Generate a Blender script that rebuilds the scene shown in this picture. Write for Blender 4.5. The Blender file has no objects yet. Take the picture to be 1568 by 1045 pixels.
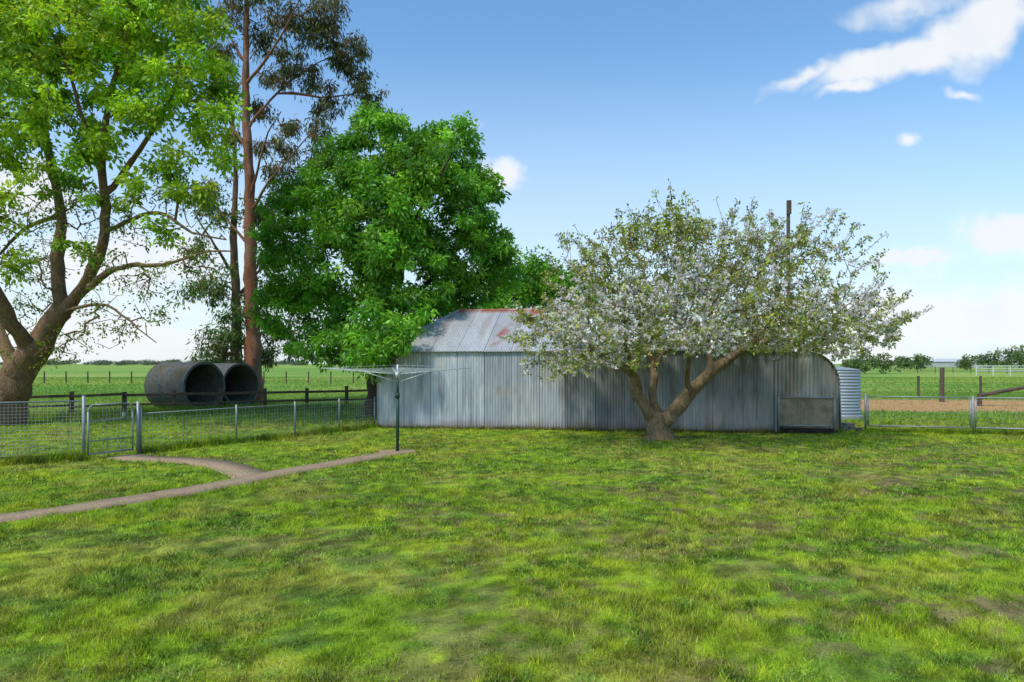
import bpy, math
import numpy as np
from mathutils import Vector

scene = bpy.context.scene
COL = scene.collection
scene.view_settings.view_transform = 'Standard'
scene.view_settings.look = 'None'
scene.view_settings.exposure = 0

EYE = 1.8
FL = 1045.3
def P(u, v, D):
    """survey bearing/elevation (site photo) + measured distance -> metres"""
    return np.array([(u-784)*D/FL, D, EYE-(v-557)*D/FL])

# ------------------------------------------------------------------ materials
def newmat(name):
    m = bpy.data.materials.new(name); m.use_nodes = True
    nt = m.node_tree; nt.nodes.clear()
    return m, nt, nt.nodes, nt.links

def mat(name, col=(0.5,0.5,0.5), rough=0.7, metal=0.0, attr=False, nscale=8.0, namp=0.3,
        col2=None, stretch=(1,1,1), bump=0.0, spec=0.3, fine=60.0):
    m, nt, N, L = newmat(name)
    out = N.new('ShaderNodeOutputMaterial')
    b = N.new('ShaderNodeBsdfPrincipled')
    b.inputs['Roughness'].default_value = rough
    b.inputs['Metallic'].default_value = metal
    b.inputs['Specular IOR Level'].default_value = spec
    tc = N.new('ShaderNodeTexCoord'); mp = N.new('ShaderNodeMapping')
    mp.inputs['Scale'].default_value = stretch
    L.new(tc.outputs['Object'], mp.inputs['Vector'])
    n1 = N.new('ShaderNodeTexNoise'); n1.inputs['Scale'].default_value = nscale
    n1.inputs['Detail'].default_value = 6
    L.new(mp.outputs[0], n1.inputs['Vector'])
    n2 = N.new('ShaderNodeTexNoise'); n2.inputs['Scale'].default_value = fine
    n2.inputs['Detail'].default_value = 3
    L.new(mp.outputs[0], n2.inputs['Vector'])
    if attr:
        a = N.new('ShaderNodeAttribute'); a.attribute_name = 'Col'; base = a.outputs['Color']
    else:
        a = N.new('ShaderNodeRGB'); a.outputs[0].default_value = (*col,1); base = a.outputs[0]
    if col2 is not None:
        mx = N.new('ShaderNodeMix'); mx.data_type='RGBA'
        rmp = N.new('ShaderNodeMapRange'); rmp.inputs[1].default_value=0.48; rmp.inputs[2].default_value=0.68
        L.new(n1.outputs[0], rmp.inputs[0]); L.new(rmp.outputs[0], mx.inputs[0])
        L.new(base, mx.inputs[6]); mx.inputs[7].default_value=(*col2,1)
        base = mx.outputs[2]
    ad = N.new('ShaderNodeMath'); ad.operation='ADD'
    L.new(n1.outputs[0], ad.inputs[0]); L.new(n2.outputs[0], ad.inputs[1])
    mr = N.new('ShaderNodeMapRange'); mr.inputs[1].default_value=0.7; mr.inputs[2].default_value=1.3
    mr.inputs[3].default_value=1-namp; mr.inputs[4].default_value=1+namp
    L.new(ad.outputs[0], mr.inputs[0])
    vm = N.new('ShaderNodeVectorMath'); vm.operation='SCALE'
    L.new(base, vm.inputs[0]); L.new(mr.outputs[0], vm.inputs['Scale'])
    L.new(vm.outputs[0], b.inputs['Base Color'])
    if bump>0:
        bp = N.new('ShaderNodeBump'); bp.inputs['Strength'].default_value=bump; bp.inputs['Distance'].default_value=0.03
        L.new(ad.outputs[0], bp.inputs['Height']); L.new(bp.outputs[0], b.inputs['Normal'])
    L.new(b.outputs[0], out.inputs[0])
    return m

def leafmat(name, trans, transcol, gloss=0.06, rough=0.45):
    m, nt, N, L = newmat(name)
    out = N.new('ShaderNodeOutputMaterial'); a = N.new('ShaderNodeAttribute'); a.attribute_name='Col'
    d = N.new('ShaderNodeBsdfDiffuse'); t = N.new('ShaderNodeBsdfTranslucent'); g = N.new('ShaderNodeBsdfGlossy')
    g.inputs['Roughness'].default_value=rough; g.inputs['Color'].default_value=(0.8,0.83,0.8,1)
    v2 = N.new('ShaderNodeVectorMath'); v2.operation='MULTIPLY'; v2.inputs[1].default_value=transcol
    L.new(a.outputs['Color'], d.inputs['Color']); L.new(a.outputs['Color'], v2.inputs[0]); L.new(v2.outputs[0], t.inputs['Color'])
    ms = N.new('ShaderNodeMixShader'); ms.inputs[0].default_value=trans
    L.new(d.outputs[0], ms.inputs[1]); L.new(t.outputs[0], ms.inputs[2])
    m2 = N.new('ShaderNodeMixShader'); m2.inputs[0].default_value=gloss
    L.new(ms.outputs[0], m2.inputs[1]); L.new(g.outputs[0], m2.inputs[2])
    L.new(m2.outputs[0], out.inputs[0])
    return m

M_ground = mat('lawn_soil', attr=True, nscale=3, fine=35, namp=0.35, rough=0.95, spec=0.1, bump=0.5)
M_blade  = leafmat('grass_blade', 0.38, (1.2,1.15,0.6), 0.01)
M_leaf   = leafmat('leaf', 0.42, (1.35,1.25,0.5), 0.025)
M_petal  = leafmat('petal', 0.45, (1,1,1), 0.01)
M_path   = mat('old_concrete', (0.33,0.225,0.145), nscale=2, fine=30, namp=0.35, rough=0.95, bump=0.4, col2=(0.21,0.18,0.10))
M_galv   = mat('weathered_iron', attr=True, nscale=1.2, fine=9, namp=0.22, stretch=(2.5,2.5,0.3), rough=0.55, metal=0.15, spec=0.35)
M_roof   = mat('roof_iron', attr=True, nscale=1.5, fine=12, namp=0.16, stretch=(2,0.5,1), rough=0.45, metal=0.25, spec=0.45)
M_pipe   = mat('galvanised_pipe', (0.27,0.29,0.30), nscale=10, fine=60, namp=0.2, rough=0.5, metal=0.35)
M_wire   = mat('galvanised_wire', (0.32,0.34,0.35), nscale=10, fine=60, namp=0.15, rough=0.5, metal=0.3)
M_green  = mat('dark_green_paint', (0.012,0.05,0.035), nscale=10, namp=0.3, rough=0.45)
M_wood   = mat('weathered_timber', (0.10,0.075,0.055), nscale=4, fine=40, namp=0.5, stretch=(1,1,0.3), rough=0.9, bump=0.5)
M_conc   = mat('mossy_culvert', (0.115,0.12,0.115), nscale=1.3, fine=14, namp=0.5, rough=0.9, col2=(0.075,0.065,0.04), bump=0.5)
M_dark   = mat('painted_gap_shade', (0.02,0.02,0.018), rough=1)  # near-black, for the painted shade below the lean-to gate
M_rust   = mat('rusty_panel', (0.30,0.25,0.19), nscale=4, fine=30, namp=0.35, col2=(0.17,0.135,0.095), rough=0.85)
M_barkA  = mat('bark_brown', (0.21,0.125,0.066), nscale=5, fine=30, namp=0.55, stretch=(1,1,0.35), rough=0.95, bump=0.9, col2=(0.09,0.06,0.038))
M_barkE  = mat('bark_eucalypt', (0.23,0.09,0.042), nscale=1.5, fine=20, namp=0.45, stretch=(2,2,0.3), rough=0.8, bump=0.5, col2=(0.14,0.10,0.07))
M_barkP  = mat('bark_apple', (0.25,0.18,0.10), nscale=6, fine=40, namp=0.6, stretch=(1,1,0.4), rough=0.95, bump=1.0, col2=(0.09,0.06,0.035))
M_barkD  = mat('bark_dark', (0.09,0.065,0.045), nscale=6, fine=40, namp=0.4, rough=0.95, bump=0.6)

# ------------------------------------------------------------------ mesh helpers
def link(ob, parent=None):
    COL.objects.link(ob)
    if parent is not None: ob.parent = parent
    return ob

def empty(name, loc=(0,0,0)):
    e = bpy.data.objects.new(name, None); e.empty_display_size=0.3
    return link(e)

def np_mesh(name, V, F, mats, C=None, parent=None, smooth=False):
    V = np.asarray(V, np.float32); F = np.asarray(F, np.int32)
    me = bpy.data.meshes.new(name)
    k = F.shape[1]
    me.vertices.add(len(V)); me.vertices.foreach_set('co', V.ravel())
    me.loops.add(F.size); me.loops.foreach_set('vertex_index', F.ravel())
    me.polygons.add(len(F)); me.polygons.foreach_set('loop_start', np.arange(0, F.size, k, dtype=np.int32))
    me.polygons.foreach_set('loop_total', np.full(len(F), k, np.int32))
    if smooth: me.polygons.foreach_set('use_smooth', np.ones(len(F), bool))
    for m in (mats if isinstance(mats, (list,tuple)) else [mats]): me.materials.append(m)
    if C is not None:
        a = me.color_attributes.new('Col', 'FLOAT_COLOR', 'POINT')
        c4 = np.ones((len(V),4), np.float32); c4[:,:3] = C
        a.data.foreach_set('color', c4.ravel())
    me.update(calc_edges=True); me.validate()
    ob = bpy.data.objects.new(name, me)
    return link(ob, parent)

class MB:
    def __init__(s): s.v=[]; s.f=[]; s.n=0
    def add(s, V, F):
        V=np.asarray(V,float); s.v.append(V); s.f += [tuple(int(i)+s.n for i in f) for f in F]; s.n+=len(V)
    def tube(s, a, b, r, r2=None, n=8, cap=True):
        a=np.asarray(a,float); b=np.asarray(b,float); r2 = r if r2 is None else r2
        t=b-a; t/=np.linalg.norm(t)
        ref=np.array([0,0,1.]) if abs(t[2])<0.9 else np.array([1.,0,0])
        x=np.cross(t,ref); x/=np.linalg.norm(x); y=np.cross(t,x)
        an=np.arange(n)*2*math.pi/n
        ring=np.cos(an)[:,None]*x+np.sin(an)[:,None]*y
        V=np.vstack([a+ring*r, b+ring*r2])
        F=[(i,(i+1)%n,n+(i+1)%n,n+i) for i in range(n)]
        if cap: F += [tuple(range(n))[::-1], tuple(range(n,2*n))]
        s.add(V,F)
    def poly(s, pts, r, n=8):
        for a,b in zip(pts[:-1],pts[1:]): s.tube(a,b,r,n=n)
    def box(s, c, d, rot=0.0):
        c=np.asarray(c,float); h=np.asarray(d,float)/2
        V=np.array([[x,y,z] for x in(-1,1) for y in(-1,1) for z in(-1,1)],float)*h
        ca,sa=math.cos(rot),math.sin(rot)
        V=np.stack([V[:,0]*ca-V[:,1]*sa, V[:,0]*sa+V[:,1]*ca, V[:,2]],1)+c
        s.add(V,[(0,1,3,2),(4,6,7,5),(0,4,5,1),(2,3,7,6),(0,2,6,4),(1,5,7,3)])
    def beam(s, a, b, w, h):
        a=np.asarray(a,float); b=np.asarray(b,float); t=(b-a)/np.linalg.norm(b-a)
        up=np.array([0,0,1.]) if abs(t[2])<0.9 else np.array([0,1.,0])
        x=np.cross(t,up); x/=np.linalg.norm(x); y=np.cross(x,t)
        c=[x*w/2*i+y*h/2*j for i,j in((-1,-1),(1,-1),(1,1),(-1,1))]
        V=[a+k for k in c]+[b+k for k in c]
        s.add(V,[(0,1,2,3),(7,6,5,4),(0,4,5,1),(1,5,6,2),(2,6,7,3),(3,7,4,0)])
    def obj(s, name, m, parent=None, smooth=False, bevel=0):
        me=bpy.data.meshes.new(name); me.from_pydata(np.vstack(s.v).tolist(),[],s.f); me.materials.append(m)
        if smooth:
            for p in me.polygons: p.use_smooth = len(p.vertices)==4
        ob=bpy.data.objects.new(name,me); link(ob,parent)
        if bevel:
            bv=ob.modifiers.new('bevel','BEVEL'); bv.width=bevel; bv.segments=2
        return ob

_T = np.random.default_rng(3).random((256,256))
def vn(x,y,s=0):
    x=np.asarray(x)+s*17.3; y=np.asarray(y)+s*9.7
    xi=np.floor(x).astype(int); yi=np.floor(y).astype(int); fx=x-xi; fy=y-yi
    fx=fx*fx*(3-2*fx); fy=fy*fy*(3-2*fy)
    g=lambda a,b:_T[a%256,b%256]
    return (g(xi,yi)*(1-fx)+g(xi+1,yi)*fx)*(1-fy)+(g(xi,yi+1)*(1-fx)+g(xi+1,yi+1)*fx)*fy
def fbm(x,y,s=0,o=4):
    t=0;a=0.5;n=0
    for i in range(o):
        t=t+a*vn(x*2**i,y*2**i,s+i); n+=a; a*=0.55
    return t/n
def ss(a,b,x):
    t=np.clip((x-a)/(b-a),0,1); return t*t*(3-2*t)
def lerp(a,b,t): return a+(b-a)*t[...,None]

# ------------------------------------------------------------------ layout
E0=np.array([-3.78,19.2]); E1=np.array([6.8,17.6])
SL=np.linalg.norm(E1-E0); e2=(E1-E0)/SL; n2=np.array([-e2[1],e2[0]])
SD=5.8
def in_shed(x,y,m=0.05):
    dx=x-E0[0]; dy=y-E0[1]
    s=dx*e2[0]+dy*e2[1]; t=dx*n2[0]+dy*n2[1]
    return (s>-m)&(s<SL+1.6+m)&(t>-m)&(t<SD+m)
def smooth_poly(pts,k=3):
    pts=np.array(pts,float)
    for _ in range(k):
        q=[pts[0]]
        for a,b in zip(pts[:-1],pts[1:]): q+= [a*.75+b*.25, a*.25+b*.75]
        q.append(pts[-1]); pts=np.array(q)
    return pts
PA=smooth_poly([(-9.5,5.6),(-5.9,7.8),(-5.0,9.05),(-4.35,10.0),(-3.85,11.2),(-3.25,12.2),(-2.75,13.1),(-2.3,13.8)])
PB=smooth_poly([(-7.6,13.3),(-7.0,12.9),(-6.1,12.75),(-5.2,12.2),(-4.5,11.4),(-4.0,10.7)])
def pdist(x,y,pl):
    d=np.full(np.shape(x),1e9)
    for a,b in zip(pl[:-1],pl[1:]):
        ab=b-a; t=np.clip(((x-a[0])*ab[0]+(y-a[1])*ab[1])/(ab@ab),0,1)
        d=np.minimum(d,np.hypot(x-a[0]-t*ab[0],y-a[1]-t*ab[1]))
    return d

def clover(x,y): return fbm(x*1.3,y*1.5,13)*0.42+fbm(x*5,y*5,9)*0.58
def lawn(x,y):
    """colour and bareness of the lawn/paddock at x,y"""
    a=fbm(x*0.45,y*0.45,1); b=fbm(x*1.7,y*1.7,5)
    f1=fbm(x*9.0,y*9.0,17,3)
    A=np.array([0.255,0.395,0.024]); B=np.array([0.385,0.495,0.030]); C=np.array([0.120,0.240,0.035]); Dm=np.array([0.235,0.170,0.085])
    O=np.array([0.36,0.36,0.065])
    col=np.broadcast_to(A,np.shape(x)+(3,)).copy()
    col=lerp(col,B,ss(0.42,0.66,a*0.45+b*0.55))
    col=lerp(col,O,ss(0.48,0.66,fbm(x*1.1,y*1.1,21))*0.7)
    col=lerp(col,C,ss(0.50,0.58,clover(x,y))*0.7)
    reg=ss(0.42,0.62,fbm(x*0.22+3.1,y*0.3,31))*0.4+0.6*np.exp(-((x-1.2)/2.8)**2-((y-8.2)/2.4)**2)+0.4*ss(1.0,4.5,x)+0.22
    bare=ss(0.52,0.63,fbm(x*1.3,y*1.9,41,5)*0.42+fbm(x*6.5,y*6.5,43)*0.58)*np.clip(reg,0,1)
    bare=bare*(1-ss(14,17,y))
    bare=np.maximum(bare, 0.8*np.exp(-((x-3.55)**2+(y-16.4)**2)/0.5))
    col=lerp(col,Dm,bare*0.85)
    # faint mower passes running away from the house
    mow=np.sin((x*0.93-y*0.36)*2*math.pi/1.15+0.6*a)
    col=col*(1+0.045*mow*(1-ss(15,18,y)))[...,None]
    col=col*(0.58+0.84*ss(0.25,0.75,f1))[...,None]
    far=ss(19,26,y)
    n=fbm(x*0.06,y*0.05,51)
    Fc=lerp(np.broadcast_to(np.array([0.175,0.33,0.05]),col.shape),np.array([0.30,0.41,0.085]),ss(0.35,0.65,n))
    col=lerp(col,Fc,far)
    yc=29.5+0.6*np.sin(x*0.15)+1.2*(fbm(x*0.5,y*0.5,61)-0.5)
    tr=(1-ss(3.4,5.2,np.abs(y-yc)))*ss(10.5,13.5,x+(fbm(x*0.8,y*0.8,62)-.5)*3)
    col=lerp(col,np.array([0.46,0.25,0.11]),tr*0.92)
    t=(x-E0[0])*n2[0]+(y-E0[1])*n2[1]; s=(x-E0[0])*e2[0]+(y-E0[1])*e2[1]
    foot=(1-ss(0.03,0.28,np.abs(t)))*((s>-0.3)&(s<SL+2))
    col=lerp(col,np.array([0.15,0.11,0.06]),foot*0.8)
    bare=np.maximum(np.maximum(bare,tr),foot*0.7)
    return col,bare

# ------------------------------------------------------------------ ground sheet
def axis(a,b,st,lo,hi):
    core=np.arange(a,b,st); l=[a]; s=st
    while l[-1]>lo: s*=1.22; l.append(l[-1]-s)
    h=[core[-1]]; s=st
    while h[-1]<hi: s*=1.22; h.append(h[-1]+s)
    return np.concatenate([np.array(l[1:])[::-1],core,np.array(h[1:])])
gx=axis(-15,18,0.075,-2500,2500); gy=axis(1.5,32,0.075,-300,3500)
X,Y=np.meshgrid(gx,gy); Xf=X.ravel(); Yf=Y.ravel()
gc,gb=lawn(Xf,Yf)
near=(1-ss(19,24,Yf))
Z=(fbm(Xf*1.7,Yf*1.7,71)-0.5)*0.05*near*(1-ss(14,18,np.abs(Xf)))
pd=np.minimum(pdist(Xf,Yf,PA),pdist(Xf,Yf,PB))
Z=np.where(pd<0.5,Z*ss(0.3,0.5,pd)-0.005,Z)
nx=len(gx); ny=len(gy)
ii=(np.arange(ny-1)[:,None]*nx+np.arange(nx-1)[None,:]).ravel()
F=np.stack([ii,ii+1,ii+nx+1,ii+nx],1)
farm=ss(28,60,Yf)
soil=gc*(0.60+0.22*farm)[:,None]
soil=lerp(soil,gc*0.95,gb*ss(20,24,Yf))
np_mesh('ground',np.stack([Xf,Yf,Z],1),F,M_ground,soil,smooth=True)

# ------------------------------------------------------------------ grass blades (one mesh)
def blades(n,d0,d1,h0,h1,w,seed,vary=1.0):
    r=np.random.default_rng(seed)
    D=np.sqrt(r.uniform(d0*d0,d1*d1,n)); x=r.uniform(-1,1,n)*(0.80*D+0.9)
    col,bare=lawn(x,D)
    p=np.minimum(pdist(x,D,PA),pdist(x,D,PB))
    edge=0.12+0.22*vn(x*4,D*4,3)+0.08*r.random(n)
    keep=(r.random(n)>bare*0.85)&((p>edge)|(r.random(n)<0.03))&~in_shed(x,D,0.02)
    x=x[keep];D=D[keep];col=col[keep];bare=bare[keep];n=len(x)
    tall=fbm(x*2.0,D*2.0,81)*0.4+vn(x*8,D*8,82)*0.6
    h=r.uniform(h0,h1,n)*(0.25+1.5*tall)*(1-0.4*bare)
    clov=(clover(x,D)>0.53)&(r.random(n)<0.65)
    h=np.where(clov,h*0.6,h)
    ww=w*r.uniform(0.6,1.5,n)*np.where(clov,2.4,1)
    an=r.uniform(0,2*math.pi,n); la=r.uniform(0,2*math.pi,n); le=r.uniform(0.1,1.3,n)*h*np.where(clov,1.6,1)
    b=np.stack([x,D,np.full(n,-0.012)],1)
    sd=np.stack([np.cos(an),np.sin(an),np.zeros(n)],1)*(ww/2)[:,None]
    tip=b+np.stack([np.cos(la)*le,np.sin(la)*le,h+0.012],1)
    V=np.stack([b-sd,b+sd,tip],1).reshape(-1,3)
    c=col*np.exp(r.normal(0,0.36*vary,n))[:,None]
    dry=r.random(n)<(0.08+0.35*bare)*vary
    c=np.where(dry[:,None],np.array([0.44,0.38,0.17])*r.uniform(0.5,1.1,n)[:,None],c)
    yl=r.random(n)<0.18*vary
    c=np.where((yl&~dry)[:,None],c*np.array([1.4,1.2,1.0]),c)
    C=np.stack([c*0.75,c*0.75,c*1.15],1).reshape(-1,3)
    return V,np.clip(C,0,0.7)
parts=[blades(150000,3.0,6,0.020,0.052,0.0065,1),
       blades(190000,6,10,0.02,0.054,0.0090,2),
       blades(220000,10,22,0.025,0.060,0.015,3),
       blades(80000,20,42,0.05,0.16,0.03,4,0.5),
       blades(50000,42,90,0.06,0.16,0.08,5,0.25)]
V=np.vstack([p[0] for p in parts]); C=np.vstack([p[1] for p in parts])
np_mesh('grass',V,np.arange(len(V)).reshape(-1,3),M_blade,C)

def strip(a,b,n,h,wd,seed):
    r=np.random.default_rng(seed); a=np.array(a);b=np.array(b)
    t=r.random(n); p=a+(b-a)*t[:,None]; p=p+r.normal(0,wd,(n,2))
    col,_=lawn(p[:,0],p[:,1]); hh=h*r.uniform(0.3,1,n)*(0.4+1.2*fbm(p[:,0]*2,p[:,1]*2,7))
    an=r.uniform(0,6.28,n); la=r.uniform(0,6.28,n)
    B=np.stack([p[:,0],p[:,1],np.zeros(n)],1); sd=np.stack([np.cos(an),np.sin(an),0*an],1)*0.008
    tip=B+np.stack([np.cos(la)*hh*.4,np.sin(la)*hh*.4,hh],1)
    c=(col*r.uniform(0.5,0.95,n)[:,None])
    return np.stack([B-sd,B+sd,tip],1).reshape(-1,3),np.stack([c,c,c],1).reshape(-1,3)
fl=[((-9.6,11.9),(-7.95,12.7),2500,.2,.07),((-7.4,13.7),(-3.8,19.1),7000,.2,.08),((9.3,18),(14.5,16.8),3500,.16,.07),
    ((-3.8,19.1),(6.8,17.5),4500,.13,.05),((-16,22),(-5,28),9000,.4,.8),((6.8,17.7),(8.6,17.9),1000,.15,.1)]
ps=[strip(*f[:2],f[2],f[3],f[4],100+i) for i,f in enumerate(fl)]
V=np.vstack([p[0] for p in ps]); C=np.vstack([p[1] for p in ps])
np_mesh('long_grass',V,np.arange(len(V)).reshape(-1,3),M_blade,C)

# ------------------------------------------------------------------ path
def ribbon(pl,w,z,name,parent):
    t=np.gradient(pl,axis=0); t/=np.linalg.norm(t,axis=1)[:,None]; nn=np.stack([-t[:,1],t[:,0]],1)
    k=len(pl); rr=np.random.default_rng(len(pl)).normal(0,0.012,(k,2))
    A=pl+nn*(w/2+rr[:,:1]); B=pl-nn*(w/2+rr[:,1:])
    V=np.vstack([np.c_[A,np.full(k,z)],np.c_[B,np.full(k,z)],np.c_[A,np.full(k,-.05)],np.c_[B,np.full(k,-.05)]])
    F=[]
    for i in range(k-1): F+=[(i+1,i,k+i,k+i+1),(i,i+1,2*k+i+1,2*k+i),(k+i+1,k+i,3*k+i,3*k+i+1)]
    np_mesh(name,V,F,M_path,parent=parent)
pth=empty('garden_path'); ribbon(PA,0.5,0.012,'main_run',pth); ribbon(PB,0.62,0.008,'gate_branch',pth)
mb=MB(); mb.box((-2.33,13.9,0.0),(0.7,0.45,0.04),rot=0.3); mb.obj('clothesline_pad',M_path,pth,bevel=0.01)

# ------------------------------------------------------------------ corrugated sheets
def corr(name,o,e,up,width,hi,parent,m,lo=None,pitch=0.076,amp=0.009,rows=2,tone=(0.40,0.425,0.465),seed=1,tonevar=0.11,sheet=0.76,ripple=0.0,extra=None):
    o=np.asarray(o,float);e=np.asarray(e,float);up=np.asarray(up,float)
    nn=np.cross(e,up); nn/=np.linalg.norm(nn)
    k=int(width/pitch*8)+1; s=np.linspace(0,width,k)
    hi_=np.array([hi(v) for v in s]) if callable(hi) else np.full(k,float(hi))
    lo_=np.array([lo(v) for v in s]) if lo else np.zeros(k)
    rr=np.random.default_rng(seed); tn=np.clip(rr.normal(1,tonevar,int(width/sheet)+3),0.75,1.25)
    V=[];C=[]
    sh=(s/sheet).astype(int)
    off=amp*np.cos(2*math.pi*s/pitch)+rr.normal(0,0.004,len(tn))[sh]
    for j in range(rows):
        f=j/(rows-1); h=lo_+(hi_-lo_)*f
        p=o+e*s[:,None]+up*h[:,None]+nn*(off+ripple*np.sin(s*1.3+f*3))[:,None]
        V.append(p); c=np.array(tone)*tn[sh][:,None]
        if extra is not None: c=extra(s,h,c)
        C.append(c)
    V=np.vstack(V);C=np.vstack(C)
    F=np.array([(j*k+i,j*k+i+1,(j+1)*k+i+1,(j+1)*k+i) for j in range(rows-1) for i in range(k-1)])
    return np_mesh(name,V,F,m,C,parent,smooth=True)

shed=empty('corrugated_iron_shed')
ev=np.array([*e2,0]); nv=np.array([*n2,0]); up=np.array([0,0,1.])
O=np.array([*E0,0.02]); WH=2.12
RUST=np.array([0.22,0.10,0.045])
def wall_x(s,h,c):
    f=ss(0.30,0.0,h+0.2*(vn(s*3,s*0,5)-0.3)); c=lerp(c,np.array([0.21,0.155,0.11]),f*0.85)
    seam=(np.abs((s%0.76))<0.02); c=np.where(seam[:,None],c*0.55,c)
    st=ss(0.50,0.75,fbm(s*5,h*0.5,23)); c=c*(1-0.30*st)[:,None]
    pt=ss(0.50,0.60,fbm(s*1.1+3,h*1.6,25)); c=lerp(c,c*np.array([1.10,1.06,0.98]),pt)
    rs=ss(0.60,0.74,fbm(s*3.1+7,h*0.7,29))*0.35; c=lerp(c,np.array([0.27,0.19,0.13]),rs)
    nail=(np.abs(h-1.05)<0.09)*ss(0.6,0.8,vn(s*6,h*0,31))*0.3; c=lerp(c,RUST,nail)
    d=ss(5.2,5.3,s)*0.42; c=c*(1-d)[:,None]      # shade under the apple tree, painted into the right half's colour
    return c
corr('front_wall',O,ev,up,SL,WH,shed,M_galv,rows=18,extra=wall_x,seed=4,ripple=0.004)
corr('left_wall',O+nv*SD,-nv,up,SD,WH,shed,M_galv,rows=3,seed=5)
corr('right_wall',O+ev*SL,nv,up,SD,WH,shed,M_galv,rows=3,seed=6)
corr('back_wall',O+ev*SL+nv*SD,-ev,up,SL,WH,shed,M_galv,rows=3,seed=7)
RR=1.32; run=2.9; ML=5.6; hipr=1.65; ov=0.08
sl=math.hypot(run,RR); usl=(nv*run+up*RR)/sl
base=O+up*(WH+0.02)
def roofx(s,h,c):
    n=fbm(s*2.6,h*2.2,3)
    a=np.exp(-((s-3.10-0.22*h)/0.15)**2)*ss(0.2,0.7,h)*ss(2.4,1.4,h)*ss(0.30,0.45,n)
    b=ss(sl-0.15,sl-0.03,h)*ss(0.42,0.55,fbm(s*1.5,h*0,9))*0.7
    d=np.exp(-((s-4.3)/0.5)**2)*ss(1.7,2.7,h)*ss(0.42,0.55,n)
    st=ss(0.52,0.72,fbm(s*4,h*0.5,33))*0.35
    c=lerp(c,np.array([0.29,0.19,0.13]),st); c=np.where((np.abs(s%0.76)<0.02)[:,None],c*0.6,c)
    f=np.clip(a+b+d,0,1); c=lerp(c,np.array([0.36,0.08,0.035]),f)
    return c
corr('roof_front',base-nv*ov-up*0.03,ev,usl,ML,lambda s:(sl+0.09)*min(1,(s+0.05)/hipr),shed,M_roof,rows=24,extra=roofx,tone=(0.52,0.53,0.54),seed=8,tonevar=0.07)
corr('roof_back',base+nv*(SD+ov)+ev*ML-up*0.03,-ev,(-nv*run+up*RR)/sl,ML,lambda s:(sl+0.09)*min(1,(ML-s+0.05)/hipr),shed,M_roof,rows=3,tone=(0.48,0.5,0.52),seed=9)
lsl=math.hypot(hipr,RR)
corr('roof_hip',base+nv*SD-ev*ov-up*0.03,-nv,(ev*hipr+up*RR)/lsl,SD,lambda s:(lsl+.05)*max(0.01,1-abs(s-SD/2)/(SD/2)),shed,M_roof,rows=3,tone=(0.48,0.5,0.52),seed=10)
corr('gable_end',base+ev*(ML-0.05)-up*0.1,nv,up,SD,lambda s:RR*max(0.01,1-abs(s-SD/2)/(SD/2))+0.1,shed,M_galv,rows=2,tone=(0.25,0.22,0.19),seed=11)
s2=math.hypot(SD,0.35)
corr('roof_skillion',base-nv*ov+ev*(ML+.01)-up*0.02,ev,(nv*SD+up*0.35)/s2,SL-ML+0.05,s2+0.1,shed,M_roof,rows=3,tone=(0.30,0.29,0.28),seed=12)
mb=MB()
rl=base+nv*run+up*RR
mb.tube(rl+ev*(hipr-0.05)+up*0.01,rl+ev*ML+up*0.01,0.045,n=8)
mb.obj('ridge_cap',mat('rusted_ridge',(0.34,0.11,0.06),nscale=2.5,namp=0.3,col2=(0.42,0.36,0.32),rough=0.7),shed)
mb=MB()
mb.tube(base+up*0.0,rl+ev*hipr+up*0.01,0.04,n=8)
mb.beam(O-nv*0.035+up*(WH-0.01)-ev*0.02,O-nv*0.035+up*(WH-0.01)+ev*(SL+0.02),0.012,0.05)
for s in (0.0,5.25,SL): mb.beam(O-nv*0.022+ev*s,O-nv*0.022+ev*s+up*WH,0.025,0.014)
mb.obj('flashings',M_wire,shed)
mb=MB(); mb.beam(O+up*0.0+nv*.06,O+nv*.06+ev*SL,0.05,0.12); mb.obj('bottom_plate',M_wood,shed)

# curved-side lean-to on the right end
lean=empty('curved_iron_lean_to')
L0=O+ev*(SL+0.03)+nv*0.65; LW=1.70; LH=2.06
def leanh(s):
    q=(s-(LW-0.75))/0.75
    return LH if q<=0 else LH-0.85+0.85*math.sqrt(max(0,1-q*q))
def leanx(s,h,c):
    c=lerp(c,RUST,ss(0.6,0.0,h)*0.5*np.ones_like(s)); c=lerp(c,np.array([0.24,0.18,0.12]),ss(0.5,0.7,fbm(s*4,h*0.8,37))*0.5)
    return c
corr('front_sheet',L0,ev,up,LW,leanh,lean,M_galv,rows=10,pitch=0.10,amp=0.014,tone=(0.40,0.385,0.35),seed=21,tonevar=0.12,extra=leanx)
prof=[(0,LH+.02)]+[(LW-0.75+0.76*math.sin(a),LH-0.85+0.87*math.cos(a)) for a in np.linspace(0,math.pi/2,12)]+[(LW+0.04,0.0)]
K=160; V=[];C=[]
for j in range(K):
    t=j/(K-1)*3.4
    for q,(a,z) in enumerate(prof):
        b=0.009*math.cos(2*math.pi*t/0.076*1.0)
        V.append(L0+ev*(a+b*(a>0.5))+up*(z+b)+nv*(t-0.04)); C.append((0.36,0.37,0.37))
kp=len(prof); F=[(j*kp+i,j*kp+i+1,(j+1)*kp+i+1,(j+1)*kp+i) for j in range(K-1) for i in range(kp-1)]
np_mesh('curved_side',V,F,M_galv,np.array(C),lean,smooth=True)
mb=MB()
for a_,b_ in zip(prof[:-1],prof[1:]):
    mb.tube(L0+ev*a_[0]+up*a_[1]-nv*.05,L0+ev*b_[0]+up*b_[1]-nv*.05,0.018,n=6)
G=L0-nv*0.60
gp=[G+ev*0.05,G+ev*1.42]
for g in gp: mb.tube(g,g+up*0.92,0.028)
for z in (0.18,0.90): mb.tube(gp[0]+up*z,gp[1]+up*z,0.02)
mb.obj('gate_frame',M_pipe,lean,smooth=True)
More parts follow.
